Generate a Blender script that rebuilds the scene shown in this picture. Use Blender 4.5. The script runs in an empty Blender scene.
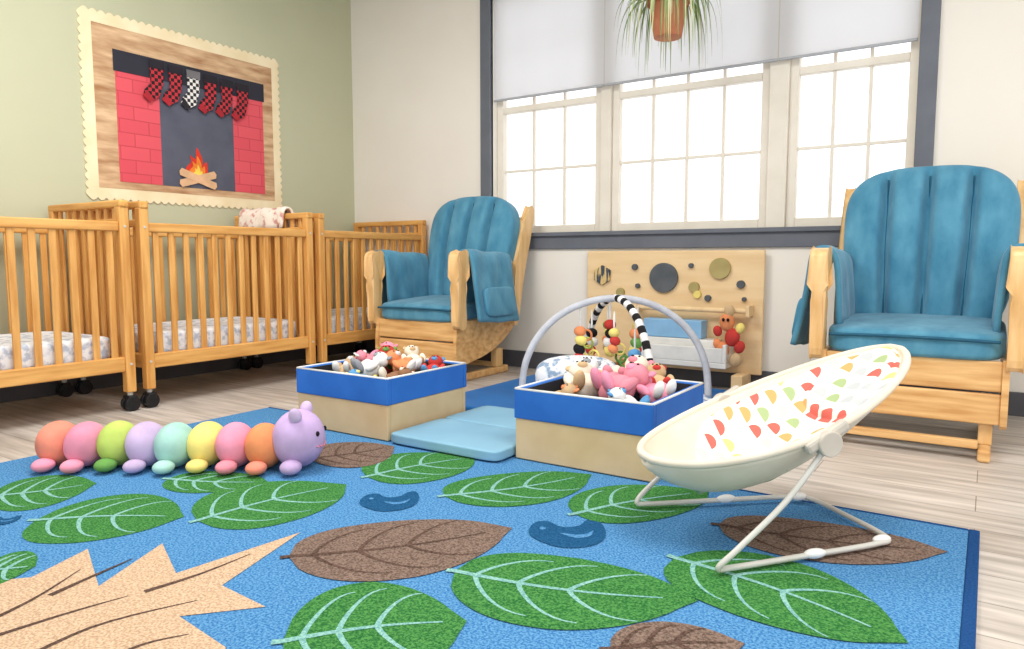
import bpy, bmesh, math, random
from mathutils import Vector, Matrix, Euler
random.seed(7)
scene=bpy.context.scene
try: scene.view_settings.view_transform='Standard'
except: pass

# ------------------------------------------------------------ materials
def lin(c):
    out=[]
    for v in c:
        v=v/255.0
        out.append(v/12.92 if v<=.04045 else ((v+.055)/1.055)**2.4)
    return (out[0],out[1],out[2],1.0)
def nmat(name):
    m=bpy.data.materials.new(name);m.use_nodes=True
    nt=m.node_tree;b=nt.nodes['Principled BSDF']
    return m,nt,b
def M(name,c1,c2=None,rough=.6,scale=8,stretch=(1,1,1),bump=0,bscale=60,spec=.3,detail=4,sheen=0,lo=.35,hi=.65):
    m,nt,b=nmat(name)
    b.inputs['Roughness'].default_value=rough
    b.inputs['Specular IOR Level'].default_value=spec
    if sheen: b.inputs['Sheen Weight'].default_value=sheen
    if c2 is None: c2=tuple(min(255,x*.93) for x in c1)
    tc=nt.nodes.new('ShaderNodeTexCoord');mp=nt.nodes.new('ShaderNodeMapping')
    mp.inputs['Scale'].default_value=stretch
    nt.links.new(tc.outputs['Object'],mp.inputs['Vector'])
    n=nt.nodes.new('ShaderNodeTexNoise');n.inputs['Scale'].default_value=scale;n.inputs['Detail'].default_value=detail
    nt.links.new(mp.outputs[0],n.inputs['Vector'])
    r=nt.nodes.new('ShaderNodeValToRGB')
    r.color_ramp.elements[0].position=lo;r.color_ramp.elements[1].position=hi
    r.color_ramp.elements[0].color=lin(c2);r.color_ramp.elements[1].color=lin(c1)
    nt.links.new(n.outputs['Fac'],r.inputs[0]);nt.links.new(r.outputs[0],b.inputs['Base Color'])
    if bump:
        n2=nt.nodes.new('ShaderNodeTexNoise');n2.inputs['Scale'].default_value=bscale;n2.inputs['Detail'].default_value=3
        nt.links.new(tc.outputs['Object'],n2.inputs['Vector'])
        bp=nt.nodes.new('ShaderNodeBump');bp.inputs['Strength'].default_value=bump;bp.inputs['Distance'].default_value=.01
        nt.links.new(n2.outputs['Fac'],bp.inputs['Height']);nt.links.new(bp.outputs[0],b.inputs['Normal'])
    return m
def rugm(name,c1,c2):
    return M(name,c1,c2,rough=.95,scale=190,bump=.35,bscale=260,spec=.05,detail=3,lo=.38,hi=.62)

green_wall=M('green_wall_paint',(194,194,164),(190,190,160),rough=.85,scale=1.5)
cream_wall=M('cream_wall_paint',(235,229,218),(231,224,212),rough=.85,scale=1.5)
ceil_m=M('ceiling_paint',(238,236,230),rough=.9,scale=2)
grey_trim=M('grey_trim_paint',(104,108,116),(98,102,110),rough=.5)
dark_base=M('dark_baseboard',(88,88,92),(80,80,84),rough=.5)
win_white=M('window_frame_white',(230,222,208),(224,215,200),rough=.45)
oak_v=M('crib_wood_vertical',(226,170,96),(200,138,68),rough=.4,scale=6,stretch=(6,6,.6),spec=.4)
oak_h=M('crib_wood_horizontal',(228,174,100),(202,142,72),rough=.4,scale=6,stretch=(6,.6,6),spec=.4)
oak_x=M('crib_end_rail',(228,174,100),(202,142,72),rough=.4,scale=6,stretch=(.6,6,6))
maple=M('glider_wood',(230,186,126),(200,148,88),rough=.4,scale=5,stretch=(.8,5,8),spec=.4,detail=7)
maple_v=M('glider_wood_upright',(234,194,138),(214,168,106),rough=.4,scale=5,stretch=(7,7,.8),spec=.4)
ply=M('plywood',(234,204,158),(224,190,142),rough=.55,scale=4,stretch=(.6,4,5))
teal=M('teal_corduroy',(92,150,174),(60,120,148),rough=.85,scale=9,stretch=(1.6,1.6,.8),bump=.2,bscale=40,spec=.12,sheen=.2,detail=7,lo=.28,hi=.72)
teal_d=M('teal_piping',(40,94,118),(32,82,108),rough=.8)
black=M('black_plastic',(28,28,30),rough=.4)
white_pl=M('white_plastic',(232,230,224),rough=.35)
beige_pl=M('beige_plastic',(196,188,174),rough=.4)
steel=M('painted_grey_tube',(200,197,188),(190,187,178),rough=.3,spec=.5)
hem_m=M('hem_bar_grey',(176,178,182),rough=.5)
mattress_m=M('mattress_sheet',(236,238,240),(184,194,210),rough=.8,scale=28,lo=.40,hi=.52)
tan_fab=M('bin_tan_fabric',(208,182,142),(200,172,132),rough=.85,scale=8,bump=.08,bscale=300)
blue_fab=M('bin_blue_fabric',(44,108,192),(34,96,178),rough=.6,scale=6)
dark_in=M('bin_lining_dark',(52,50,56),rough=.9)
mat_light=M('mat_light_blue',(130,174,196),(120,164,188),rough=.5,scale=4)
mat_dark=M('mat_dark_blue',(36,106,172),(30,96,160),rough=.5,scale=4)
rug_blue=rugm('rug_blue',(98,150,190),(50,106,160))
rug_edge=rugm('rug_edge_binding',(36,76,128),(28,66,114))
rug_green=rugm('rug_green',(80,138,72),(38,94,48))
rug_vein=rugm('rug_vein',(144,188,176),(104,154,150))
rug_brown=rugm('rug_brown',(136,114,102),(92,76,66))
rug_veinb=rugm('rug_vein_brown',(104,82,72),(72,56,48))
rug_tan=rugm('rug_tan',(212,182,152),(174,144,116))
rug_navy=rugm('rug_navy',(38,90,130),(26,70,108))

floor_m,nt,b=nmat('greige_plank_floor')
b.inputs['Roughness'].default_value=.42;b.inputs['Specular IOR Level'].default_value=.4
tc=nt.nodes.new('ShaderNodeTexCoord')
br=nt.nodes.new('ShaderNodeTexBrick');br.offset=.37
br.inputs['Scale'].default_value=1.0;br.inputs['Brick Width'].default_value=1.25;br.inputs['Row Height'].default_value=.16
br.inputs['Mortar Size'].default_value=.0015;br.inputs['Mortar'].default_value=lin((142,132,122))
br.inputs['Color1'].default_value=lin((210,200,190));br.inputs['Color2'].default_value=lin((194,182,170))
nt.links.new(tc.outputs['Object'],br.inputs['Vector'])
mp=nt.nodes.new('ShaderNodeMapping');mp.inputs['Scale'].default_value=(1.2,14,1)
nt.links.new(tc.outputs['Object'],mp.inputs[0])
ns=nt.nodes.new('ShaderNodeTexNoise');ns.inputs['Scale'].default_value=2.2;ns.inputs['Detail'].default_value=7
nt.links.new(mp.outputs[0],ns.inputs['Vector'])
rp=nt.nodes.new('ShaderNodeValToRGB');rp.color_ramp.elements[0].position=.35;rp.color_ramp.elements[1].position=.65
rp.color_ramp.elements[0].color=(.64,.63,.62,1);rp.color_ramp.elements[1].color=(1,1,1,1)
nt.links.new(ns.outputs['Fac'],rp.inputs[0])
mx=nt.nodes.new('ShaderNodeMix');mx.data_type='RGBA';mx.blend_type='MULTIPLY';mx.inputs[0].default_value=1
nt.links.new(br.outputs['Color'],mx.inputs[6]);nt.links.new(rp.outputs[0],mx.inputs[7])
nt.links.new(mx.outputs[2],b.inputs['Base Color'])

shade_m,nt,b=nmat('roller_shade_cloth')
b.inputs['Base Color'].default_value=lin((240,240,240));b.inputs['Roughness'].default_value=.9
tr=nt.nodes.new('ShaderNodeBsdfTranslucent');tr.inputs[0].default_value=lin((238,238,240))
ms=nt.nodes.new('ShaderNodeMixShader');ms.inputs[0].default_value=.70
out=nt.nodes['Material Output']
nt.links.new(b.outputs[0],ms.inputs[1]);nt.links.new(tr.outputs[0],ms.inputs[2]);nt.links.new(ms.outputs[0],out.inputs[0])
glass_m,nt,b=nmat('window_glass')
tp=nt.nodes.new('ShaderNodeBsdfTransparent');gl=nt.nodes.new('ShaderNodeBsdfGlossy');gl.inputs['Roughness'].default_value=.02
ms=nt.nodes.new('ShaderNodeMixShader');ms.inputs[0].default_value=.05
nt.links.new(tp.outputs[0],ms.inputs[1]);nt.links.new(gl.outputs[0],ms.inputs[2]);nt.links.new(ms.outputs[0],nt.nodes['Material Output'].inputs[0])
brick_m,nt,b=nmat('red_brick_paper')
tc=nt.nodes.new('ShaderNodeTexCoord')
sx=nt.nodes.new('ShaderNodeSeparateXYZ');cx=nt.nodes.new('ShaderNodeCombineXYZ')
nt.links.new(tc.outputs['Object'],sx.inputs[0]);nt.links.new(sx.outputs['Y'],cx.inputs['X']);nt.links.new(sx.outputs['Z'],cx.inputs['Y'])
br=nt.nodes.new('ShaderNodeTexBrick');br.inputs['Scale'].default_value=1;br.inputs['Brick Width'].default_value=.17;br.inputs['Row Height'].default_value=.075
br.inputs['Mortar Size'].default_value=.003;br.inputs['Mortar'].default_value=lin((196,66,76))
br.inputs['Color1'].default_value=lin((224,88,98));br.inputs['Color2'].default_value=lin((216,78,90))
nt.links.new(cx.outputs[0],br.inputs['Vector']);nt.links.new(br.outputs['Color'],b.inputs['Base Color']);b.inputs['Roughness'].default_value=.8
# bouncer print : rows of little coloured half-domes on cream
print_m,nt,b=nmat('bouncer_print_fabric')
def mth(op,a=None,b_=None):
    n=nt.nodes.new('ShaderNodeMath');n.operation=op
    for i,v in enumerate((a,b_)):
        if v is None: continue
        if isinstance(v,(int,float)): n.inputs[i].default_value=v
        else: nt.links.new(v,n.inputs[i])
    return n.outputs[0]
tc=nt.nodes.new('ShaderNodeTexCoord');sp=nt.nodes.new('ShaderNodeSeparateXYZ');nt.links.new(tc.outputs['Object'],sp.inputs[0])
gx=mth('MULTIPLY',sp.outputs['X'],25.0);fxl=mth('FLOOR',gx);odd=mth('MODULO',mth('ABSOLUTE',fxl),2.0)
gy=mth('ADD',mth('MULTIPLY',sp.outputs['Y'],19.0),mth('MULTIPLY',odd,.5));fyl=mth('FLOOR',gy)
fx=mth('MULTIPLY',mth('FRACT',gx),.72);fy=mth('SUBTRACT',mth('FRACT',gy),.5)
rr=mth('ADD',mth('MULTIPLY',fx,fx),mth('MULTIPLY',fy,fy))
mask=mth('LESS_THAN',rr,.17)
cb=nt.nodes.new('ShaderNodeCombineXYZ');nt.links.new(fxl,cb.inputs[0]);nt.links.new(fyl,cb.inputs[1])
wn=nt.nodes.new('ShaderNodeTexWhiteNoise');wn.noise_dimensions='3D';nt.links.new(cb.outputs[0],wn.inputs['Vector'])
rp=nt.nodes.new('ShaderNodeValToRGB');rp.color_ramp.interpolation='CONSTANT'
cols=[(.0,(212,98,86)),(.16,(228,160,98)),(.32,(236,232,222)),(.42,(160,178,126)),(.58,(186,188,188)),(.76,(228,196,126)),(.88,(212,98,86))]
rp.color_ramp.elements[0].color=lin(cols[0][1])
rp.color_ramp.elements[1].position=cols[1][0];rp.color_ramp.elements[1].color=lin(cols[1][1])
for pz,c in cols[2:]:
    e=rp.color_ramp.elements.new(pz);e.color=lin(c)
nt.links.new(wn.outputs['Value'],rp.inputs[0])
mx=nt.nodes.new('ShaderNodeMix');mx.data_type='RGBA';mx.inputs[6].default_value=lin((234,229,218))
nt.links.new(mask,mx.inputs[0]);nt.links.new(rp.outputs[0],mx.inputs[7]);nt.links.new(mx.outputs[2],b.inputs['Base Color'])
b.inputs['Roughness'].default_value=.85
bounce_cream=M('bouncer_cream_fabric',(220,210,192),(212,200,180),rough=.85,scale=10)

def plain(name,c,rough=.7): return M(name,c,tuple(x*.9 for x in c),rough=rough,scale=12)
C={k:plain('plush_'+k,v,.9) for k,v in dict(coral=(236,142,118),pink=(236,150,174),lime=(190,210,104),lavender=(202,178,212),mint=(168,210,198),
   yellow=(242,220,126),orange=(234,146,96),purple=(194,166,208),cream=(236,224,204),white=(240,238,234),red=(200,62,56),brown=(150,108,78),
   grey=(150,152,158),rose=(228,140,154),blue=(96,156,206),black=(30,28,30),green=(104,156,76),tan=(208,176,134)).items()}

# ------------------------------------------------------------ helpers
def link(o,parent=None):
    scene.collection.objects.link(o)
    if parent: o.parent=parent
    return o
def empty(name,loc=(0,0,0),rz=0):
    e=bpy.data.objects.new(name,None);e.empty_display_size=.1;e.location=loc;e.rotation_euler=(0,0,rz)
    scene.collection.objects.link(e);return e
def boxes(name,bl,mat,parent=None,bev=.004,rot=None,loc=None):
    bm=bmesh.new()
    for (x0,x1,y0,y1,z0,z1) in bl:
        v=[bm.verts.new(p) for p in [(x0,y0,z0),(x1,y0,z0),(x1,y1,z0),(x0,y1,z0),(x0,y0,z1),(x1,y0,z1),(x1,y1,z1),(x0,y1,z1)]]
        for f in [(3,2,1,0),(4,5,6,7),(0,1,5,4),(1,2,6,5),(2,3,7,6),(3,0,4,7)]: bm.faces.new([v[i] for i in f])
    me=bpy.data.meshes.new(name);bm.to_mesh(me);bm.free();me.materials.append(mat)
    o=bpy.data.objects.new(name,me)
    if rot:o.rotation_euler=rot
    if loc:o.location=loc
    if bev:
        m=o.modifiers.new('bevel','BEVEL');m.width=bev;m.segments=2;m.limit_method='ANGLE'
    return link(o,parent)
def meshobj(name,verts,faces,mats,parent=None,smooth=True,midx=None,solid=0,sub=0,loc=None,rot=None):
    me=bpy.data.meshes.new(name);me.from_pydata([tuple(v) for v in verts],[],faces)
    if not isinstance(mats,(list,tuple)): mats=[mats]
    for m in mats: me.materials.append(m)
    for i,p in enumerate(me.polygons):
        p.use_smooth=smooth
        if midx: p.material_index=midx[i]
    me.update()
    o=bpy.data.objects.new(name,me)
    if loc:o.location=loc
    if rot:o.rotation_euler=rot
    if sub:
        m=o.modifiers.new('sub','SUBSURF');m.levels=sub;m.render_levels=sub
    if solid:
        m=o.modifiers.new('solid','SOLIDIFY');m.thickness=solid;m.offset=0
    return link(o,parent)
def softbox(name,dims,loc,mat,parent=None,n=5,cuts=14,fn=None,rot=None):
    bm=bmesh.new();bmesh.ops.create_cube(bm,size=2)
    bmesh.ops.subdivide_edges(bm,edges=bm.edges[:],cuts=cuts,use_grid_fill=True)
    for v in bm.verts:
        x,y,z=v.co;k=(abs(x)**n+abs(y)**n+abs(z)**n)**(1/n)
        x,y,z=x/k,y/k,z/k
        if fn:x,y,z=fn(x,y,z)
        v.co=(x*dims[0]/2,y*dims[1]/2,z*dims[2]/2)
    me=bpy.data.meshes.new(name);bm.to_mesh(me);bm.free();me.materials.append(mat)
    for p in me.polygons:p.use_smooth=True
    o=bpy.data.objects.new(name,me);o.location=loc
    if rot:o.rotation_euler=rot
    return link(o,parent)
def smoothpts(pts,k=8,cyc=False):
    P=[Vector(p) for p in pts];n=len(P);out=[]
    rng=range(n) if cyc else range(n-1)
    for i in rng:
        if cyc: a,b_,c,d=P[(i-1)%n],P[i],P[(i+1)%n],P[(i+2)%n]
        else: a,b_,c,d=P[max(i-1,0)],P[i],P[i+1],P[min(i+2,n-1)]
        for j in range(k):
            t=j/k
            out.append(.5*((2*b_)+(-a+c)*t+(2*a-5*b_+4*c-d)*t*t+(-a+3*b_-3*c+d)*t**3))
    if not cyc: out.append(P[-1])
    return out
def sweep(name,pts,r,mats,parent=None,k=8,cyc=False,seg=10,stripe=0,smooth=True,loc=None,rot=None):
    P=smoothpts(pts,k,cyc) if smooth else [Vector(p) for p in pts]
    n=len(P);V=[];F=[];mi=[]
    up=Vector((0,0,1));prev=None
    for i,p in enumerate(P):
        a=P[(i-1)%n] if (cyc or i>0) else P[i];b_=P[(i+1)%n] if (cyc or i<n-1) else P[i]
        t=(b_-a).normalized()
        if prev is None:
            prev=t.cross(up)
            if prev.length<.01: prev=t.cross(Vector((1,0,0)))
            prev.normalize()
        s=(prev-t*prev.dot(t)).normalized();prev=s;u=t.cross(s)
        rr=r(i/(n-1)) if callable(r) else r
        for j in range(seg):
            an=2*math.pi*j/seg;V.append(p+s*math.cos(an)*rr+u*math.sin(an)*rr)
    m=n if cyc else n-1
    for i in range(m):
        for j in range(seg):
            i2=(i+1)%n
            F.append((i*seg+j,i*seg+(j+1)%seg,i2*seg+(j+1)%seg,i2*seg+j));mi.append((i//stripe)%2 if stripe else 0)
    if not cyc:
        F.append(tuple(range(seg))[::-1]);mi.append(0);F.append(tuple((n-1)*seg+j for j in range(seg)));mi.append(0)
    return meshobj(name,V,F,mats,parent,True,mi,loc=loc,rot=rot)
_sph={}
def unit_sphere(a=16,b_=10):
    if (a,b_) in _sph:return _sph[(a,b_)]
    bm=bmesh.new();bmesh.ops.create_uvsphere(bm,u_segments=a,v_segments=b_,radius=1)
    V=[v.co.copy() for v in bm.verts];F=[tuple(v.index for v in f.verts) for f in bm.faces];bm.free()
    _sph[(a,b_)]=(V,F);return V,F
def blobs(name,items,parent=None,res=(18,12)):
    V0,F0=unit_sphere(*res);V=[];F=[];mi=[];mats=[]
    for it in items:
        c,r,rot,m=it
        if m not in mats:mats.append(m)
        k=mats.index(m);R_=Euler(rot).to_matrix() if rot else Matrix.Identity(3)
        o=len(V)
        for v in V0: V.append(Vector(c)+R_@Vector((v.x*r[0],v.y*r[1],v.z*r[2])))
        for f in F0: F.append(tuple(i+o for i in f));mi.append(k)
    return meshobj(name,V,F,mats,parent,True,mi)
def cyl(name,c,r,h,mat,parent=None,axis='Z',seg=28,r2=None,bev=.003):
    bm=bmesh.new();bmesh.ops.create_cone(bm,cap_ends=True,segments=seg,radius1=r,radius2=r if r2 is None else r2,depth=h)
    me=bpy.data.meshes.new(name);bm.to_mesh(me);bm.free();me.materials.append(mat)
    for p in me.polygons:
        p.use_smooth=len(p.vertices)==4
    o=bpy.data.objects.new(name,me);o.location=c
    if axis=='X':o.rotation_euler=(0,math.pi/2,0)
    elif axis=='Y':o.rotation_euler=(math.pi/2,0,0)
    elif not isinstance(axis,str): o.rotation_euler=axis
    if bev:
        m=o.modifiers.new('bevel','BEVEL');m.width=bev;m.segments=2;m.limit_method='ANGLE'
    return link(o,parent)
def flat_floor(name,pts,z,mat,parent=None):
    n=len(pts);V=[(p[0],p[1],z) for p in pts]
    a=sum(pts[i][0]*pts[(i+1)%n][1]-pts[(i+1)%n][0]*pts[i][1] for i in range(n))
    f=list(range(n)) if a>0 else list(range(n))[::-1]
    return meshobj(name,V,[f],mat,parent,False)
def flat_wall(name,pts,x,mat,parent=None,th=.002):
    n=len(pts);a=sum(pts[i][0]*pts[(i+1)%n][1]-pts[(i+1)%n][0]*pts[i][1] for i in range(n))
    if a<0: pts=pts[::-1]
    V=[(x+th,p[0],p[1]) for p in pts]+[(x,p[0],p[1]) for p in pts]
    F=[list(range(n)),[n+i for i in range(n)][::-1]]+[[i,n+i,n+(i+1)%n,(i+1)%n] for i in range(n)]
    return meshobj(name,V,F,mat,parent,False)

# ------------------------------------------------------------ room shell
LX=-4.1;BY=4.0;CH=2.75;RX=2.6;FY=-1.6
boxes('floor',[(LX-.15,RX,FY,BY+.15,-.1,0)],floor_m,bev=0)
boxes('ceiling',[(LX-.15,RX,FY,BY+.15,CH,CH+.1)],ceil_m,bev=0)
boxes('wall_left',[(LX-.15,LX,FY,BY,0,CH)],green_wall,bev=0)
wx0,wx1,wz0,wz1=-2.81,-.33,.885,2.45
boxes('wall_back',[(LX-.15,wx0,BY,BY+.15,0,CH),(wx1,RX,BY,BY+.15,0,CH),(wx0,wx1,BY,BY+.15,0,wz0),(wx0,wx1,BY,BY+.15,wz1,CH)],cream_wall,bev=0)
boxes('baseboard_back',[(LX+.015,RX,BY-.015,BY,0,.11)],dark_base)
boxes('baseboard_left',[(LX,LX+.015,FY,BY-.015,0,.11)],dark_base)
boxes('trim_1',[(wx0-.08,wx0,BY-.02,BY+.02,wz0-.105,wz1+.08),(wx1,wx1+.08,BY-.02,BY+.02,wz0-.105,wz1+.08),(wx0,wx1,BY-.02,BY+.02,wz1,wz1+.08),
  (wx0,wx1,BY-.02,BY+.02,wz0-.105,wz0-.02)],grey_trim)
boxes('trim_2',[(wx0-.02,wx1+.02,BY-.04,BY+.08,wz0-.025,wz0)],grey_trim)
def window(name,x0,x1,cols):
    e=empty(name)
    y0,y1=BY+.07,BY+.12
    boxes('frame',[(x0,x0+.045,y0,y1,wz0,wz1),(x1-.045,x1,y0,y1,wz0,wz1),(x0+.045,x1-.045,y0,y1,wz0,wz0+.05),(x0+.045,x1-.045,y0,y1,wz1-.05,wz1),
       (x0+.045,x1-.045,y0,y1,1.68,1.72)],win_white,e)
    a,b_=x0+.045,x1-.045
    mb=[(a+(b_-a)*i/cols-.008,a+(b_-a)*i/cols+.008,y0+.015,y1-.015,wz0+.05,wz1-.05) for i in range(1,cols)]
    mb+=[(a,b_,y0+.016,y1-.016,z-.008,z+.008) for z in (1.30,2.08)]
    boxes('muntins',mb,win_white,e,bev=.002)
    boxes('pane',[(a,b_,y0+.024,y0+.027,wz0+.05,wz1-.05)],glass_m,e,bev=0)
window('window_1',wx0,-2.03,3);window('window_2',-1.96,-1.03,4);window('window_3',-.93,wx1,3)
boxes('trim_3',[(-2.03,-1.96,BY+.045,BY+.13,wz0,wz1),(-1.03,-.93,BY+.045,BY+.13,wz0,wz1)],win_white)
for nm,x0,x1,zb in (('roller_shade',wx0+.01,-1.995,1.765),('roller_shade',-1.989,-.985,1.765),('roller_shade',-.979,wx1-.01,1.765)):
    e=empty(nm)
    boxes('cloth',[(x0,x1,BY+.012,BY+.014,zb,wz1-.04)],shade_m,e,bev=0)
    boxes('hem_bar',[(x0,x1,BY+.006,BY+.02,zb-.014,zb)],hem_m,e)
    cyl('roller_tube',((x0+x1)/2,BY+.028,wz1-.03),.018,x1-x0,white_pl,e,'X')

# ------------------------------------------------------------ cribs
def castor(name,x,y,e):
    cyl(name+'_wheel_a',(x-.018,y,.035),.035,.02,black,e,'X')
    cyl(name+'_wheel_b',(x+.018,y,.035),.035,.02,black,e,'X')
    boxes(name+'_yoke',[(x-.03,x+.03,y-.022,y+.022,.04,.075)],black,e,bev=.008)
    cyl(name+'_stem',(x,y,.09),.012,.05,steel,e)
def crib(y0,y1,low=.89,hi=.99,ns=12):
    e=empty('baby_crib')
    xf,xb=-3.35,-4.03;p=.045
    for i,(x,y) in enumerate([(xf-p,y0),(xf-p,y1-p),(xb,y0),(xb,y1-p)]):
        boxes('post_%d'%(i+1),[(x,x+p,y,y+p,.09,hi-.03)],oak_v,e,bev=.006)
        castor('castor_%d'%(i+1),x+p/2,y+p/2,e)
    for k,(yy,zz) in enumerate([(y0+p/2,.225),(y0+p/2,.868),(y1-p/2,.225),(y1-p/2,.868)]):
        cyl('bolt_%d'%(k+1),(xf,yy,zz),.006,.006,steel,e,'X',12,bev=0)
    for nm,x in (('front',xf-p+.008),('rear',xb+.008)):
        boxes(nm+'_rails',[(x,x+.03,y0+p,y1-p,low-.045,low),(x,x+.03,y0+p,y1-p,.19,.26)],oak_h,e,bev=.006)
        L_=y1-y0-2*p
        boxes(nm+'_slats',[(x+.008,x+.022,y0+p+L_*(i+.5)/ns-.015,y0+p+L_*(i+.5)/ns+.015,.25,low-.04) for i in range(ns)],oak_v,e,bev=.004)
    for nm,y in (('end_near',y0+.008),('end_far',y1-p+.008)):
        boxes(nm+'_rails',[(xb-.005,xf+.005,y-.008,y+.037,hi-.035,hi)],oak_x,e,bev=.008)
        boxes(nm+'_rails_low',[(xb+p,xf-p,y,y+.03,.19,.26),(xb+p,xf-p,y,y+.03,hi-.12,hi-.085)],oak_x,e,bev=.005)
        L_=xf-xb-2*p
        boxes(nm+'_slats',[(xb+p+L_*(i+.5)/8-.014,xb+p+L_*(i+.5)/8+.014,y+.008,y+.022,.25,hi-.03) for i in range(8)],oak_v,e,bev=.004)
    boxes('mattress_support',[(xb+p,xf-p,y0+p,y1-p,.21,.235)],oak_h,e)
    softbox('mattress',(xf-xb-2*p-.02,y1-y0-2*p-.02,.12),((xf+xb)/2,(y0+y1)/2,.30),mattress_m,e,n=10,cuts=12)
    return e
crib(.78,1.835);crib(1.885,2.93);crib(2.975,3.96)
def blanket():
    V=[];F=[];nx,ny=16,14
    prof=[(-.050,-.10),(-.046,-.03),(-.042,.004),(-.02,.022),(.0,.028),(.02,.022),(.034,.004),(.038,-.05),(.04,-.09),(.042,-.12)]
    for i in range(nx+1):
        x=-3.95+.42*i/nx
        for j,(dy,dz) in enumerate(prof):
            V.append((x+.004*math.sin(j),2.907+dy+.003*math.sin(i*1.1),.998+dz+.005*math.sin(i*.9+j*.4)))
    m=len(prof)
    for i in range(nx):
        for j in range(m-1):F.append((i*m+j,(i+1)*m+j,(i+1)*m+j+1,i*m+j+1))
    meshobj('baby_blanket',V,F,M('blanket_print',(240,228,214),(206,150,140),rough=.9,scale=22,lo=.36,hi=.46),None,True,None,.012,1)
blanket()

# ------------------------------------------------------------ glider chairs (front = -Y)
def post(x):
    pr=[(.56,.34),(.60,.34),(.66,.6),(.74,.85),(.78,1.0),(.765,1.045),(.73,1.03),(.64,.85),(.57,.6)]
    pr=[(p.x,p.y) for p in smoothpts([(a,b_,0) for a,b_ in pr],4,True)]
    n=len(pr);V=[(x-.02,a,b_) for a,b_ in pr]+[(x+.02,a,b_) for a,b_ in pr]
    F=[list(range(n)),[n+i for i in range(n)][::-1]]+[[i,(i+1)%n,n+(i+1)%n,n+i] for i in range(n)]
    return V,F
def glider(cx,yf):
    e=empty('glider_rocking_chair',(cx,yf,0))
    for s in(-1,1):
        x=s*.25
        boxes('runner_%s'%('left' if s<0 else 'right'),[(x-.02,x+.02,-.04,.62,.0,.045)],maple,e,bev=.01)
        boxes('foot_block_%s'%('left' if s<0 else 'right'),[(x-.022,x+.022,.06,.13,.045,.16),(x-.022,x+.022,.48,.55,.045,.16)],maple_v,e)
    boxes('stretcher',[(-.23,.23,-.01,.02,.04,.07),(-.23,.23,.5,.53,.04,.07)],maple,e)
    boxes('front_panel',[(-.292,.292,.03,.05,.245,.355),(-.292,.292,.032,.052,.125,.237)],maple,e,bev=.006)
    for s in(-1,1):
        sd='left' if s<0 else 'right'
        x=s*.302
        pr=[(.03,.36),(.03,.125),(.20,.125),(.36,.16),(.5,.22),(.62,.30),(.64,.36)]
        pr=[(p.x,p.y) for p in smoothpts([(a,b_,0) for a,b_ in pr],4)]
        n=len(pr);V=[(x-.011,a,b_) for a,b_ in pr]+[(x+.011,a,b_) for a,b_ in pr]
        F=[list(range(n)),[n+i for i in range(n)][::-1]]+[[i,(i+1)%n,n+(i+1)%n,n+i] for i in range(n)]
        meshobj('side_panel_'+sd,V,F,maple_v if False else maple,e,False)
        x=s*.325
        pr=[(-.045,.73),(-.01,.755),(.04,.75),(.045,.62),(.025,.48),(.03,.34),(-.03,.34),(-.035,.48),(-.05,.62)]
        pr=[(p.x,p.y) for p in smoothpts([(a,b_,0) for a,b_ in pr],4,True)]
        n=len(pr)
        V=[(x-.025*(1+.3*(b_>.6)),a+.035,b_) for a,b_ in pr]+[(x+.025*(1+.3*(b_>.6)),a+.035,b_) for a,b_ in pr]
        F=[list(range(n)),[n+i for i in range(n)][::-1]]+[[i,(i+1)%n,n+(i+1)%n,n+i] for i in range(n)]
        o=meshobj('arm_post_'+sd,V,F,maple_v,e,False)
        m=o.modifiers.new('bevel','BEVEL');m.width=.008;m.segments=3;m.limit_method='ANGLE';m.angle_limit=math.radians(50)
        sweep('arm_rail_'+sd,[(x,.04,.72),(x,.2,.735),(x,.4,.72),(x*.98,.56,.69)],.022,maple,e)
        V=[];F=[]
        prof=[(-.062*s,.44),(-.058*s,.55),(-.05*s,.68),(-.04*s,.745),(-.012*s,.765),(.02*s,.762),(.045*s,.74),(.055*s,.66),(.075*s,.52),(.10*s,.40),(.105*s,.36)]
        m_=len(prof);ny=12
        for i in range(ny+1):
            yy=.085+.40*i/ny
            for j,(dx,z) in enumerate(prof):
                V.append((x+dx+.006*math.sin(i*1.3+j),yy,z-.02*(i/ny)+.004*math.sin(i*.8)))
        for i in range(ny):
            for j in range(m_-1):F.append((i*m_+j,(i+1)*m_+j,(i+1)*m_+j+1,i*m_+j+1))
        meshobj('arm_pad_'+sd,V,F,teal,e,True,None,.022,1)
        softbox('arm_pocket_'+sd,(.03,.30,.17),(x+s*.105,.29,.47),teal,e,n=6,cuts=8,rot=(0,-s*.16,0))
        V,F=post(s*.335)
        o=meshobj('back_post_'+sd,V,F,maple_v,e,False)
        m=o.modifiers.new('bevel','BEVEL');m.width=.006;m.segments=2;m.limit_method='ANGLE'
    boxes('back_rail',[(-.33,.33,.69,.715,.92,.98)],maple,e)
    def seatf(x,y,z):
        if z>0: z*=1+.25*(1-x*x)*(1-y*y)
        return x,y,z
    softbox('seat_cushion',(.60,.56,.11),(0,.29,.415),teal,e,n=7,cuts=16,fn=seatf,rot=(.05,0,0))
    sweep('seat_piping',[(-.28,.014,.425),(-.1,.002,.43),(.1,.002,.43),(.28,.014,.425)],.006,teal_d,e)
    seams=(-.48,0,.48)
    def bf(x,y,z):
        g=sum(math.exp(-((x-s)/.06)**2) for s in seams)
        edge=max(0,1-abs(z)**6)
        if y<0:
            y*=1+.45*(1-x*x)*(1-z*z)
            y+=.85*g*edge
        if z>0: z-=.17*abs(x)**2.6*z
        x*=1+.03*z-.06*max(0,-z)
        return x,y,z
    softbox('back_cushion',(.655,.15,.72),(0,.585,.765),teal,e,n=5,cuts=64,fn=bf,rot=(-.24,0,0))
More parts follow.
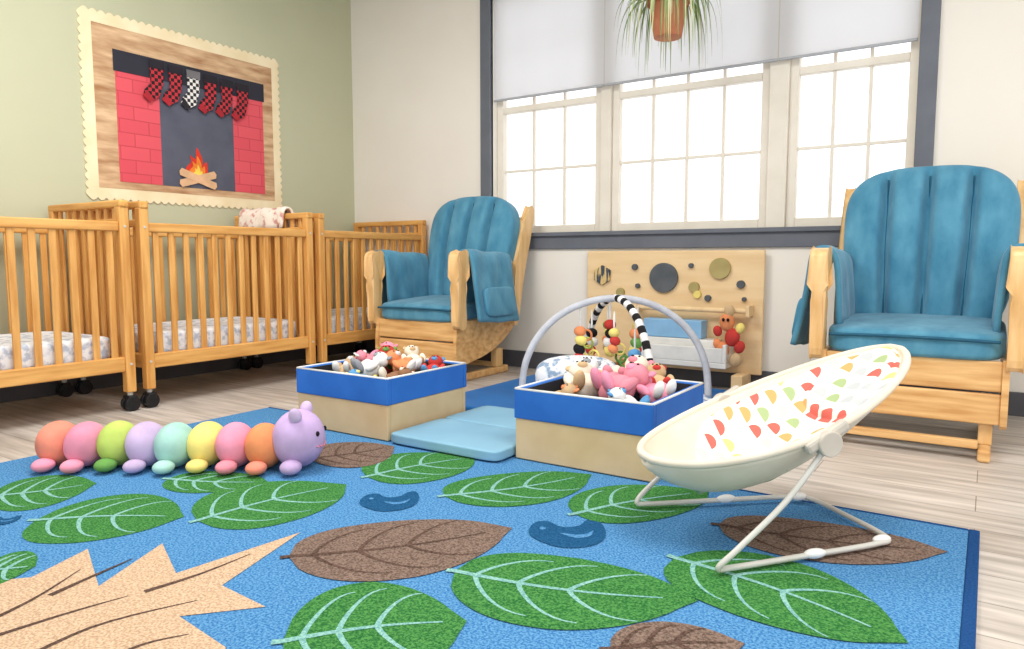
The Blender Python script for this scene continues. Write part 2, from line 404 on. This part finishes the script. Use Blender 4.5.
    for q,s in enumerate(seams):
        P=[]
        for k in range(13):
            z0=-.86+1.72*k/12
            yv=-(1+.45*(1-s*s)*(1-z0*z0))+.85*max(0,1-abs(z0)**6)
            zz=z0-(.17*abs(s)**2.6*z0 if z0>0 else 0);xx=s*(1+.03*zz-.06*max(0,-zz))
            P.append((xx*.3275,yv*.075+.001,zz*.36))
        sweep('back_seam_%d'%(q+1),P,.0035,teal_d,e,k=2,seg=8,loc=(0,.585,.765),rot=(-.24,0,0))
    return e
glider(-2.81,3.18);glider(-.235,3.03)

# ------------------------------------------------------------ rug (plan in metres)
rug=empty('leaf_pattern_rug')
RZ=.010
boxes('pile',[(-2.85,-.012,-1.5,2.188,0,RZ)],rug_blue,rug,bev=.003)
boxes('binding',[(-.012,.013,-1.5,2.2,0,RZ+.001),(-2.85,-.012,2.188,2.2,0,RZ+.001)],rug_edge,rug,bev=.003)
def leaf(i,base,tip,w,mat,vm,z,stem=.02,bend=.05):
    B=Vector(base);T=Vector(tip);ax=T-B;Ln=ax.length;ax/=Ln;nr=Vector((-ax.y,ax.x))
    if i%2:bend=-bend
    def c(s): return B+ax*Ln*s+nr*bend*Ln*math.sin(math.pi*s)
    def wd(s):
        s=min(1,max(0,s));q=abs(2*s**.85-1)
        return w/2*max(0,1-q**2.3)**.62*(1-.12*max(0,(s-.5)/.5))
    N=30;left=[c(k/N)+nr*wd(k/N) for k in range(N+1)];right=[c(k/N)-nr*wd(k/N) for k in range(N,-1,-1)]
    tipx=[T+ax*Ln*.04]
    flat_floor('leaf_%d'%i,left[:-1]+tipx+right[1:-1],z,mat,rug)
    V=[];F=[]
    def strip(P,w0,w1,dz):
        n=len(P);o=len(V)
        for k,p in enumerate(P):
            t=(P[min(k+1,n-1)]-P[max(k-1,0)]).normalized();q=Vector((-t.y,t.x));ww=w0+(w1-w0)*k/(n-1)
            V.append((p.x-q.x*ww,p.y-q.y*ww,z+dz));V.append((p.x+q.x*ww,p.y+q.y*ww,z+dz))
        for k in range(n-1):F.append((o+2*k,o+2*k+2,o+2*k+3,o+2*k+1))
    strip([B-ax*stem]+[c(k/12*.90) for k in range(13)],.0085,.0025,.0008)
    m=0
    for s0 in (.10,.30,.52):
        for sg in(-1,1):
            m+=1;reach=wd(min(.98,s0+.22))*.80
            P=[]
            for k in range(9):
                t=k/8;P.append(c(s0+.30*t**1.25)+nr*sg*reach*math.sin(t*math.pi/2))
            strip(P,.0062,.0018,.0004+.00003*m)
    meshobj('leaf_veins_%d'%i,V,F,vm,rug,False)
LV=[('g',-2.46,.89,-2.33,1.12,.36),('g',-2.13,.87,-1.83,1.10,.38),('g',-2.18,1.28,-1.89,1.43,.22),('g',-1.76,1.11,-1.66,1.54,.40),('g',-1.89,.65,-1.81,.73,.21),
('g',-1.66,1.65,-1.51,2.02,.36),('g',-1.33,1.64,-1.07,2.06,.31),('g',-.93,1.72,-.69,2.10,.30),('b',-1.36,1.09,-1.03,1.52,.36),('g',-1.06,.83,-.83,1.07,.40),
('g',-.98,1.245,-.49,1.405,.34),('g',-.59,1.59,-.11,1.47,.33),('b',-.57,1.86,-.07,1.985,.28),('b',-.54,1.14,-.35,1.29,.16),('b',-1.98,1.69,-1.85,1.97,.36)]
for i,(k,x0,y0,x1,y1,w) in enumerate(LV):
    leaf(i+1,(x0,y0),(x1,y1),w,rug_green if k=='g' else rug_brown,rug_vein if k=='g' else rug_veinb,RZ+.0015+.0001*i)
TR=[(-1.82,.45),(-1.84,.60),(-1.75,.70),(-1.81,.85),(-1.58,.76),(-1.69,.97),(-1.50,.89),(-1.46,1.21),(-1.36,.91),(-1.20,.90),(-1.31,.78),(-1.13,.76),(-.97,.53),(-1.39,.25)]
flat_floor('tree_trunk',TR,RZ+.0014,rug_tan,rug)
RL=[[(-1.54,.46),(-1.51,.65),(-1.48,.77)],[(-1.38,.46),(-1.41,.66),(-1.34,.84)],[(-1.59,.51),(-1.63,.65),(-1.70,.78)],[(-1.23,.52),(-1.27,.66),(-1.23,.75)],[(-1.47,.8),(-1.45,.92),(-1.45,1.05)],[(-1.62,.68),(-1.645,.8),(-1.66,.88)]]
for i,s in enumerate(RL):
    P=smoothpts([(a,b_,0) for a,b_ in s],6);n=len(P);V=[];F=[]
    for k,p in enumerate(P):
        t=(P[min(k+1,n-1)]-P[max(k-1,0)]).normalized();ww=.007*(1-k/(n-1))+.001
        V+= [(p.x+t.y*ww,p.y-t.x*ww,RZ+.0022),(p.x-t.y*ww,p.y+t.x*ww,RZ+.0022)]
    for k in range(n-1):F.append((2*k,2*k+1,2*k+3,2*k+2))
    meshobj('trunk_line_%d'%(i+1),V,F,rug_veinb,rug,False)
BD=[((-1.49,1.45),(-1.38,1.58)),((-.95,1.52),(-.81,1.66)),((-2.22,.79),(-2.18,.85))]
for i,(a,b_) in enumerate(BD):
    A=Vector(a);B_=Vector(b_);ax=B_-A;nr=Vector((-ax.y,ax.x))
    sh=[(0,.02),(.06,.28),(.2,.46),(.36,.44),(.44,.26),(.56,.18),(.74,.22),(.86,.36),(1.0,.40),(1.04,.2),(1.0,-.08),(.86,-.36),(.6,-.50),(.3,-.46),(.1,-.24)]
    P=[A+ax*x+nr*yy for x,yy in sh];P=[(p.x,p.y) for p in smoothpts([(q.x,q.y,0) for q in P],4,True)]
    flat_floor('bird_%d'%(i+1),P,RZ+.002,rug_navy,rug)
    for kk,sh in enumerate(([(.40,.0),(.55,-.20),(.75,-.18),(.86,.0),(.74,-.09),(.58,-.10)],[(.17,.2),(.21,.26),(.26,.2),(.21,.15)])):
        P=[A+ax*x+nr*yy for x,yy in sh];P=[(p.x,p.y) for p in smoothpts([(q.x,q.y,0) for q in P],3,True)]
        flat_floor('bird_detail_%d_%d'%(i+1,kk),P,RZ+.0026,rug_blue,rug)

# ------------------------------------------------------------ mats
e=empty('light_blue_play_mat',(0,0,RZ+.004))
softbox('front_section',(.51,.33,.04),(-1.643,2.165,.02),mat_light,e,n=14,cuts=10)
softbox('rear_section',(.51,.315,.04),(-1.643,2.49,.02),mat_light,e,n=14,cuts=10)
boxes('dark_blue_play_mat',[(-2.25,-.82,2.66,3.76,0,.03)],mat_dark,bev=.01)

# ------------------------------------------------------------ fabric bins with toys
def toybin(x0,x1,y0,y1,h,zb,name='fabric_toy_bin'):
    e=empty(name,(0,0,zb));t=.02;bb=.105
    for nm,z0,z1,m,o in(('body',.0,h-bb,tan_fab,0),('band',h-bb,h,blue_fab,.004)):
        boxes(nm,[(x0-o,x1+o,y0-o,y0+t,z0,z1),(x0-o,x1+o,y1-t,y1+o,z0,z1),(x0-o,x0+t,y0+t,y1-t,z0,z1),(x1-t,x1+o,y0+t,y1-t,z0,z1)],m,e,bev=.004)
    boxes('lining',[(x0+t,x1-t,y0+t,y0+t+.004,.02,h-.004),(x0+t,x1-t,y1-t-.004,y1-t,.02,h-.004),(x0+t,x0+t+.004,y0+t+.004,y1-t-.004,.02,h-.004),(x1-t-.004,x1-t,y0+t+.004,y1-t-.004,.02,h-.004),(x0+t,x1-t,y0+t,y1-t,0,.02)],dark_in,e,bev=0)
    pts=[(x0,y0,h),(x1,y0,h),(x1,y1,h),(x0,y1,h)]
    for i in range(4):
        sweep('piping_%d'%i,[pts[i],pts[(i+1)%4]],.0045,white_pl,e,smooth=False)
    return e
toybin(-2.43,-1.915,2.02,2.52,.245,.013)
toybin(-1.375,-.86,2.10,2.57,.25,.013)
def plush(c,s,body,acc,rz=0,tilt=0):
    it=[];R_=Euler((tilt,0,rz)).to_matrix()
    def A(p,r,m,rot=None):
        q=R_@Vector(p)*s+Vector(c);it.append((q,(r[0]*s,r[1]*s,r[2]*s),(tilt,0,rz),m))
    A((0,0,0),(.6,.5,.65),body);A((0,-.15,.85),(.48,.44,.42),body)
    A((-.38,-.1,1.2),(.16,.09,.17),acc);A((.38,-.1,1.2),(.16,.09,.17),acc)
    A((-.6,-.25,.15),(.2,.2,.4),body);A((.6,-.25,.15),(.2,.2,.4),body)
    A((-.35,-.55,-.4),(.22,.42,.2),acc);A((.35,-.55,-.4),(.22,.42,.2),acc)
    A((0,-.52,.75),(.2,.14,.15),acc);A((-.16,-.54,.95),(.05,.04,.05),C['black']);A((.16,-.54,.95),(.05,.04,.05),C['black']);A((0,-.65,.8),(.06,.04,.045),C['black'])
    return it
def pile(name,x0,x1,y0,y1,z,specs):
    it=[]
    for (fx,fy,dz,s,b_,a,rz,tl) in specs:
        it+=plush((x0+(x1-x0)*fx,y0+(y1-y0)*fy,z+dz),s,C[b_],C[a],rz,tl)
    blobs(name,it)
pile('plush_toy_pile',-2.36,-1.98,2.09,2.45,.215,[(.1,.3,.01,.075,'tan','white',.3,-1.2),(.35,.7,.03,.08,'red','green',.6,-.9),(.45,.3,.03,.08,'white','grey',-.5,-1.1),
  (.72,.6,.03,.08,'orange','white',1.8,-1.0),(.85,.25,.0,.07,'brown','cream',-.9,-1.3),(.15,.8,.04,.08,'pink','rose',-.4,-.9),(.95,.85,.01,.07,'red','blue',.4,-1),(.6,.05,-.01,.06,'blue','yellow',2,-1),(.6,.92,.04,.07,'cream','tan',.9,-.9),(.3,.5,.05,.06,'rose','white',2.5,-1.1)])
pile('plush_toy_pile',-1.31,-.92,2.16,2.51,.23,[(.25,.45,.02,.10,'cream','tan',.7,-1.2),(.62,.35,.03,.105,'rose','pink',-.6,-1.2),(.08,.8,.02,.09,'white','grey',.3,-1.1),(.9,.55,.01,.085,'pink','white',1.2,-1.2),
  (.5,.85,.03,.10,'cream','rose',-.2,-1.1),(.85,.1,-.01,.07,'white','blue',2,-1),(.15,.05,-.02,.07,'tan','orange',-1,-1),(.8,.9,.02,.08,'tan','red',.5,-1)])

# ------------------------------------------------------------ baby gym
gym=empty('baby_activity_gym',(-1.477,3.13,.032))
grey_f=M('gym_grey_fabric',(196,198,204),(180,182,190),rough=.8,scale=20)
H=.48
def arch(dx,dy,R_):
    return [(dx*R_*math.cos(t),dy*R_*math.cos(t),.02+H*math.sin(t)**.85) for t in [math.pi*k/14 for k in range(15)]]
sweep('arch_grey',arch(.834,.552,.45),.017,grey_f,gym,k=4)
sweep('arch_striped',arch(-.75,.66,.40),.018,[C['black'],C['white']],gym,k=5,stripe=2)
softbox('gym_quilt',(.92,.60,.035),(0,0,.018),M('gym_quilt_print',(232,232,236),(120,150,190),rough=.9,scale=16,lo=.4,hi=.5),gym,n=3,cuts=14,rot=(0,0,.3))
softbox('tummy_pillow',(.40,.20,.19),(-.13,-.14,.135),M('pillow_print',(236,236,238),(140,160,184),rough=.9,scale=24,lo=.4,hi=.5),gym,n=2.6,cuts=12,rot=(0,0,.6))
it=[]
def hang(x,y,z,cols,s=.03):
    it.append(((x,y,z+s*2.2),(.005,.005,s*1.8),None,C['white']))
    for k in range(len(cols)):
        it.append(((x+.006*math.sin(k*2),y,z-k*s*1.45),(s,s*.8,s*.85),(0,.3*k,.5),C[cols[k]]))
hang(-.15,-.08,.34,['orange','yellow','black','red']);hang(-.04,.02,.37,['red','black','white','yellow']);hang(.08,.05,.33,['orange','green','yellow'])
hang(-.2,.14,.31,['black','white','red','orange']);hang(.17,-.16,.26,['blue','white','black'])
hang(-.09,.1,.36,['green','yellow','orange','tan'],.026);hang(.02,-.06,.34,['yellow','red','orange'],.026);hang(.06,.12,.36,['yellow','orange','yellow','red'],.026)
blobs('hanging_toys',it,gym)
for k,(x,y,z) in enumerate([(-.1,-.03,.27),(.05,.0,.25),(-.17,.03,.36),(-.2,-.02,.22),(0,.05,.3)]):
    for j2 in range(3):
        sweep('toy_ring_%d_%d'%(k,j2),[(x+.026*math.cos(t),y+.01*j2,z-.05-.04*j2+.026*math.sin(t)) for t in [2*math.pi*j/8 for j in range(8)]],.0055,C[['yellow','green','orange','lime'][(k+j2)%4]],gym,cyc=True,k=3)

# ------------------------------------------------------------ activity wall panel
ap=empty('wooden_activity_panel')
boxes('board',[(-2.06,-1.0,3.945,3.968,.09,.765)],ply,ap,bev=.008)
boxes('feet',[(-2.0,-1.94,3.80,3.97,0.0,.10),(-1.12,-1.06,3.80,3.97,0.0,.10)],ply,ap)
slate=M('slate_disc',(92,96,100),(76,80,84),rough=.6);olive=M('olive_disc',(176,160,104),(160,144,90),rough=.6)
cyl('disc_large',(-1.56,3.935,.61),.085,.02,slate,ap,'Y',40)
cyl('disc_right',(-1.235,3.935,.665),.058,.02,olive,ap,'Y',36)
cyl('disc_left',(-1.95,3.935,.62),.06,.02,M('striped_disc',(210,180,120),(60,70,80),rough=.6,scale=8,stretch=(8,1,.2),lo=.48,hi=.52),ap,'Y',6)
for k,(x,z,r,m) in enumerate([(-1.74,.67,.018,slate),(-1.72,.56,.014,slate),(-1.38,.56,.03,olive),(-1.3,.5,.018,slate),(-1.12,.58,.022,slate),(-1.83,.52,.026,olive),(-1.4,.68,.014,slate),(-1.1,.5,.012,slate),(-1.36,.52,.022,C['yellow'])]):
    cyl('knob_%d'%k,(x,3.938,z),r,.025,m,ap,'Y',20)
cyl('dowel_bar',(-1.38,3.88,.44),.014,.64,ply,ap,'X')
boxes('bar_brackets',[(-1.71,-1.69,3.86,3.945,.41,.47),(-1.07,-1.05,3.86,3.945,.41,.47)],ply,ap)
boxes('shelf_tray',[(-1.70,-1.15,3.80,3.945,.13,.16),(-1.70,-1.68,3.80,3.945,.16,.26),(-1.17,-1.15,3.80,3.945,.16,.26),(-1.68,-1.17,3.80,3.815,.16,.24)],white_pl,ap)
boxes('blue_box',[(-1.64,-1.30,3.84,3.94,.28,.38)],M('light_blue_box',(140,186,222),rough=.5),ap)
boxes('white_box',[(-1.62,-1.22,3.83,3.94,.165,.278)],white_pl,ap)
it=[]
for (dx,dz,s,k) in [(0,.0,.05,'orange'),(.03,-.08,.05,'red'),(-.02,-.15,.045,'orange'),(.05,-.2,.04,'tan'),(.07,-.03,.03,'yellow'),(-.05,-.05,.03,'red'),(.01,.06,.035,'tan'),(-.05,-.12,.03,'orange'),(.07,-.13,.035,'red')]:
    it.append(((-1.16+dx,3.84,.38+dz),(s*.8,s*.6,s),(0,dx*5,0),C[k]))
it+=[((-1.17,3.805,.395),(.008,.006,.01),None,C['black']),((-1.145,3.805,.395),(.008,.006,.01),None,C['black'])]
blobs('hanging_plush',it,ap)

# ------------------------------------------------------------ caterpillar plush
cat=[];CZ=RZ+.005
a=Vector((-2.63,1.16));b_=Vector((-1.93,1.59));cc=['coral','pink','lime','lavender','mint','yellow','pink','orange']
ft=['pink','pink','green','lavender','mint','yellow','rose','coral']
dv=(b_-a).normalized();nv=Vector((dv.y,-dv.x))
ang=math.atan2(dv.y,dv.x)
for i,k in enumerate(cc):
    p=a+(b_-a)*i/8
    p=p+nv*.010*math.sin(i*2.1)
    cat.append(((p.x,p.y,CZ+.076),(.064,.078,.076),(0,.12*math.sin(i*1.7),ang),C[k]))
    cat.append(((p.x+nv.x*.082,p.y+nv.y*.082,CZ+.022),(.034,.038,.022),(0,0,ang),C[ft[i]]))
    cat.append(((p.x-nv.x*.082,p.y-nv.y*.082,CZ+.022),(.034,.038,.022),(0,0,ang),C[ft[i]]))
hd=b_+dv*.01
cat.append(((hd.x,hd.y,CZ+.10),(.088,.09,.098),(0,.1,ang),C['purple']))
for s in(-1,1):
    q=hd+nv*s*.058
    cat.append(((q.x+dv.x*.01,q.y+dv.y*.01,CZ+.188),(.022,.018,.028),(s*.3,0,ang),C['lavender']))
    q=hd+nv*s*.04
    cat.append(((q.x+dv.x*.078,q.y+dv.y*.078,CZ+.125),(.006,.007,.009),(0,0,ang),C['black']))
    q=hd+nv*s*.085
    cat.append(((q.x,q.y,CZ+.024),(.035,.04,.024),(0,0,ang),C['purple']))
for k in range(5):
    t=(k-2)/2*.45
    cat.append(((hd.x+dv.x*.086*math.cos(t)+nv.x*.09*math.sin(t),hd.y+dv.y*.086*math.cos(t)+nv.y*.09*math.sin(t),CZ+.078+.02*t*t),(.004,.008,.004),(0,0,ang),C['rose']))
blobs('caterpillar_plush_toy',cat,res=(24,16))

# ------------------------------------------------------------ baby bouncer
bo=empty('baby_bouncer_seat',(-.47,1.88,RZ+.006),math.atan2(.733,.68))
X0b,XL=-.325,.72
def rimz(s): return .215+.06*s+.19*s**1.5
def hw(s):
    env=.080+.142*math.sin(math.pi*min(1,(s*.93+.05))**.95)
    return env*max(0,1-abs(2*s-1.0)**8)**.5
def sagf(s): return .012+.128*math.sin(math.pi*min(1,s**.75))**1.05
NS,NW=44,28
def sheet(name,s0,s1,tw,lift,mat,solid):
    V=[];F=[]
    for i in range(NS+1):
        s=s0+(s1-s0)*i/NS;x=X0b+XL*s
        e_=max(0,1-abs(2*(i/NS)-1)**8)**.5 if tw<1 else 1
        w=hw(s)*tw*max(e_,.02)
        for j in range(NW+1):
            t=-1+2*j/NW;tt=t*w/max(hw(s),1e-4)
            V.append((x,w*t,rimz(s)-sagf(s)*(1-abs(tt)**2.2)+lift*(1-abs(t)**8)))
    for i in range(NS):
        for j in range(NW):
            F.append((i*(NW+1)+j,(i+1)*(NW+1)+j,(i+1)*(NW+1)+j+1,i*(NW+1)+j+1))
    meshobj(name,V,F,mat,bo,True,None,solid)
sheet('sling_seat',.002,.998,1,0,bounce_cream,.014)
sheet('printed_liner',.26,.992,.92,.014,print_m,.012)
sheet('head_support',.70,.965,.62,.028,print_m,.02)
rim=[]
for k in range(48):
    an=2*math.pi*k/48;s=.5+.5*(math.copysign(abs(math.cos(an))**.8,math.cos(an)));s=min(.998,max(.002,s));w=hw(s)*(1 if math.sin(an)>=0 else -1)
    rim.append((X0b+XL*s,w,rimz(s)))
sweep('rim_piping',rim,.010,bounce_cream,bo,cyc=True,k=2)
sage=M('strap_sage',(170,184,146),rough=.8)
sweep('waist_strap',[(-.03,-.15,.21),(-.04,-.08,.160),(-.04,0,.152),(-.04,.08,.160),(-.03,.15,.21)],.008,sage,bo)
sweep('crotch_strap',[(-.18,0,.122),(-.14,0,.132),(-.09,0,.142),(-.05,0,.150)],.016,sage,bo)
blobs('buckle',[((-.045,0,.162),(.022,.028,.010),(0,-.2,0),beige_pl)],bo)
fr=[(.02,-.225,.275),(-.08,-.23,.16),(-.20,-.232,.06),(-.245,-.225,.016),(-.20,-.218,.010),(0,-.20,.010),(.20,-.18,.010),(.262,-.15,.010),(.27,0,.010),
    (.262,.15,.010),(.20,.18,.010),(0,.20,.010),(-.20,.218,.010),(-.245,.225,.016),(-.20,.232,.06),(-.08,.23,.16),(.02,.225,.275)]
sweep('frame_tube',fr,.007,steel,bo,k=8)
for s in(-1,1):
    cyl('hinge_%d'%(s+2),(.02,s*.228,.285),.030,.034,beige_pl,bo,'Y')
    boxes('hinge_arm_%d'%(s+2),[(-.04,.08,s*.226-.012,s*.226+.012,-.014,.014)],beige_pl,bo,loc=(0.0,0,.29),rot=(0,-.5,0),bev=.008)
    blobs('foot_pad_%d'%(s+2),[((.02,s*.20,.013),(.03,.012,.012),None,white_pl),((.235,s*.165,.013),(.026,.012,.012),None,white_pl)],bo)

# ------------------------------------------------------------ bulletin board on the left wall
bb=empty('fireplace_bulletin_board')
X0=LX+.002
def scal(y0,y1,z0,z1,r,step):
    pts=[]
    def edge(p,q):
        n=max(1,round((Vector(q)-Vector(p)).length/step));d=(Vector(q)-Vector(p))/n;nn=Vector((d.y,-d.x)).normalized()
        for i in range(n):
            s=Vector(p)+d*i
            for k in range(5):
                t=k/5;pp=s+d*t+nn*r*math.sin(math.pi*t);pts.append((pp.x,pp.y))
    edge((y0,z0),(y1,z0));edge((y1,z0),(y1,z1));edge((y1,z1),(y0,z1));edge((y0,z1),(y0,z0))
    return pts
def rect(y0,y1,z0,z1): return [(y0,z0),(y1,z0),(y1,z1),(y0,z1)]
flat_wall('scalloped_border',scal(2.03,3.30,1.055,2.045,.016,.045),X0,M('border_cream',(246,230,194),(238,218,176),rough=.8),bb,.006)
flat_wall('woodgrain_paper',rect(2.085,3.25,1.11,1.99),X0+.006,M('woodgrain_paper',(226,192,152),(166,120,82),rough=.8,scale=5,stretch=(1,1,5),detail=8,lo=.3,hi=.7),bb,.002)
flat_wall('brick_left',rect(2.20,2.45,1.15,1.80),X0+.009,brick_m,bb)
flat_wall('brick_right',rect(2.94,3.17,1.15,1.80),X0+.009,brick_m,bb)
flat_wall('hearth_grey',rect(2.45,2.94,1.15,1.80),X0+.009,M('hearth_paper',(92,94,108),(84,86,100),rough=.8),bb)
flat_wall('mantel_black',rect(2.19,3.18,1.755,1.87),X0+.012,M('mantel_paper',(50,50,60),rough=.8),bb)
def flm(sc): 
    q=[(-.06,0),(-.075,.05),(-.04,.09),(-.045,.13),(-.01,.11),(.0,.18),(.035,.12),(.04,.08),(.065,.10),(.07,.04),(.055,0)]
    q=[(p.x,p.y) for p in smoothpts([(a_,b2,0) for a_,b2 in q],3,True)]
    return [(2.675+a_*sc,1.215+b2*sc) for a_,b2 in q]
flat_wall('flame_red',flm(1.0),X0+.012,plain('flame_red',(226,60,44)),bb)
flat_wall('flame_orange',flm(.72),X0+.015,plain('flame_orange',(246,140,50)),bb)
flat_wall('flame_yellow',flm(.42),X0+.018,plain('flame_yellow',(252,220,90)),bb)
def barp(cy,cz,L_,w,an):
    c_,s_=math.cos(an),math.sin(an)
    return [(cy+x*c_-z*s_,cz+x*s_+z*c_) for x,z in [(-L_/2,-w/2),(L_/2,-w/2),(L_/2+.01,0),(L_/2,w/2),(-L_/2,w/2),(-L_/2-.01,0)]]
logm=plain('paper_log',(230,184,142))
flat_wall('log_1',barp(2.675,1.205,.24,.045,.30),X0+.02,logm,bb)
flat_wall('log_2',barp(2.675,1.205,.24,.045,-.30),X0+.022,logm,bb)
sm=[]
for k,(ca,cb) in enumerate((((190,46,56),(26,20,24)),((230,226,222),(40,36,40)))):
    m_,nt,b2=nmat('checked_paper_%d'%k);tc=nt.nodes.new('ShaderNodeTexCoord');ck=nt.nodes.new('ShaderNodeTexChecker');ck.inputs['Scale'].default_value=50
    ck.inputs['Color1'].default_value=lin(ca);ck.inputs['Color2'].default_value=lin(cb)
    mp=nt.nodes.new('ShaderNodeMapping');mp.inputs['Location'].default_value=(.003,.003,.003);nt.links.new(tc.outputs['Object'],mp.inputs[0])
    nt.links.new(mp.outputs[0],ck.inputs[0]);nt.links.new(ck.outputs[0],b2.inputs['Base Color']);b2.inputs['Roughness'].default_value=.9;sm.append(m_)
cuff=plain('stocking_cuff',(40,36,44));cuffw=plain('cuff_white',(120,116,118));toem=plain('toe_red',(176,40,50))
for i in range(6):
    y=2.435+.115*i;z=1.845-.004*i
    q=[(-.042,0),(.036,0),(.034,-.11),(.008,-.19),(-.05,-.225),(-.088,-.20),(-.075,-.16),(-.038,-.12)]
    q=[(y+a_,z+b2) for a_,b2 in q]
    flat_wall('stocking_%d'%(i+1),q,X0+.020,sm[1] if i==2 else sm[0],bb,.008)
    flat_wall('stocking_cuff_%d'%(i+1),[(y-.048,z+.01),(y+.042,z+.01),(y+.04,z-.035),(y-.046,z-.035)],X0+.029,cuff if i!=2 else cuffw,bb)
    flat_wall('stocking_toe_%d'%(i+1),[(y-.094,z-.20),(y-.05,z-.23),(y-.03,z-.21),(y-.066,z-.165)],X0+.029,toem if i!=2 else cuff,bb)

# ------------------------------------------------------------ hanging spider plant
pl=empty('hanging_spider_plant',(-1.43,3.6,1.84))
terr=M('terracotta',(206,134,100),(190,114,82),rough=.8)
cyl('pot',(0,0,.085),.07,.17,terr,pl,seg=36,r2=.095)
cyl('pot_rim',(0,0,.18),.107,.035,terr,pl,seg=36)
cyl('soil',(0,0,.195),.09,.012,C['brown'],pl,seg=24)
for k in range(3):
    an=2*math.pi*k/3+.4
    sweep('hanger_cord_%d'%k,[(.1*math.cos(an),.1*math.sin(an),.19),(0,0,.62)],.003,white_pl,pl,smooth=False)
sweep('ceiling_cord',[(0,0,.62),(0,0,.91)],.004,white_pl,pl,smooth=False)
V=[];F=[];mi=[]
for i in range(150):
    an=random.uniform(0,2*math.pi);R_=random.uniform(.11,.25);up=random.uniform(.03,.14);dr=random.uniform(.05,.40)
    w=random.uniform(.004,.008);o=len(V);n=12
    dirv=Vector((math.cos(an),math.sin(an),0));sd=Vector((-math.sin(an),math.cos(an),0))
    for k in range(n+1):
        t=k/n;p=dirv*(.03+R_*math.sin(t*math.pi/2)**.8)+Vector((0,0,.20+up*math.sin(math.pi*min(1,t*1.1)*.9)-dr*t**2.2))
        ww=w*(1-t**2)+.0006
        V+=[p-sd*ww,p+sd*ww]
    c_=random.choice([0,0,1])
    for k in range(n):F.append((o+2*k,o+2*k+2,o+2*k+3,o+2*k+1));mi.append(c_)
meshobj('spider_leaves',V,F,[M('leaf_green',(154,176,116),(116,146,84)),M('leaf_cream',(212,210,166),(186,192,136))],pl,True,mi)

# ------------------------------------------------------------ lights
def area(name,loc,sx,sy,p,col=(1,.985,.96)):
    l=bpy.data.lights.new(name,'AREA');l.shape='RECTANGLE';l.size=sx;l.size_y=sy;l.energy=p;l.color=col
    o=bpy.data.objects.new(name,l);o.location=loc;scene.collection.objects.link(o)
area('overhead_fill',(-2.4,1.4,2.7),1.2,1.2,66);area('overhead_fill',(.2,1.2,2.7),1.2,1.2,60)  # unseen area lamps added under the ceiling to brighten the room
w=bpy.data.worlds.new('daylight');scene.world=w;w.use_nodes=True
bg=w.node_tree.nodes['Background'];bg.inputs[0].default_value=(.985,.99,1,1);bg.inputs[1].default_value=1.62

# ------------------------------------------------------------ camera
cam=bpy.data.cameras.new('camera');cam.sensor_width=36;cam.lens=720/1024*36;cam.clip_start=.02
co=bpy.data.objects.new('camera',cam);co.location=(0,0,.72);co.rotation_euler=(math.radians(90-5.24),0,math.radians(33.5))
scene.collection.objects.link(co);scene.camera=co
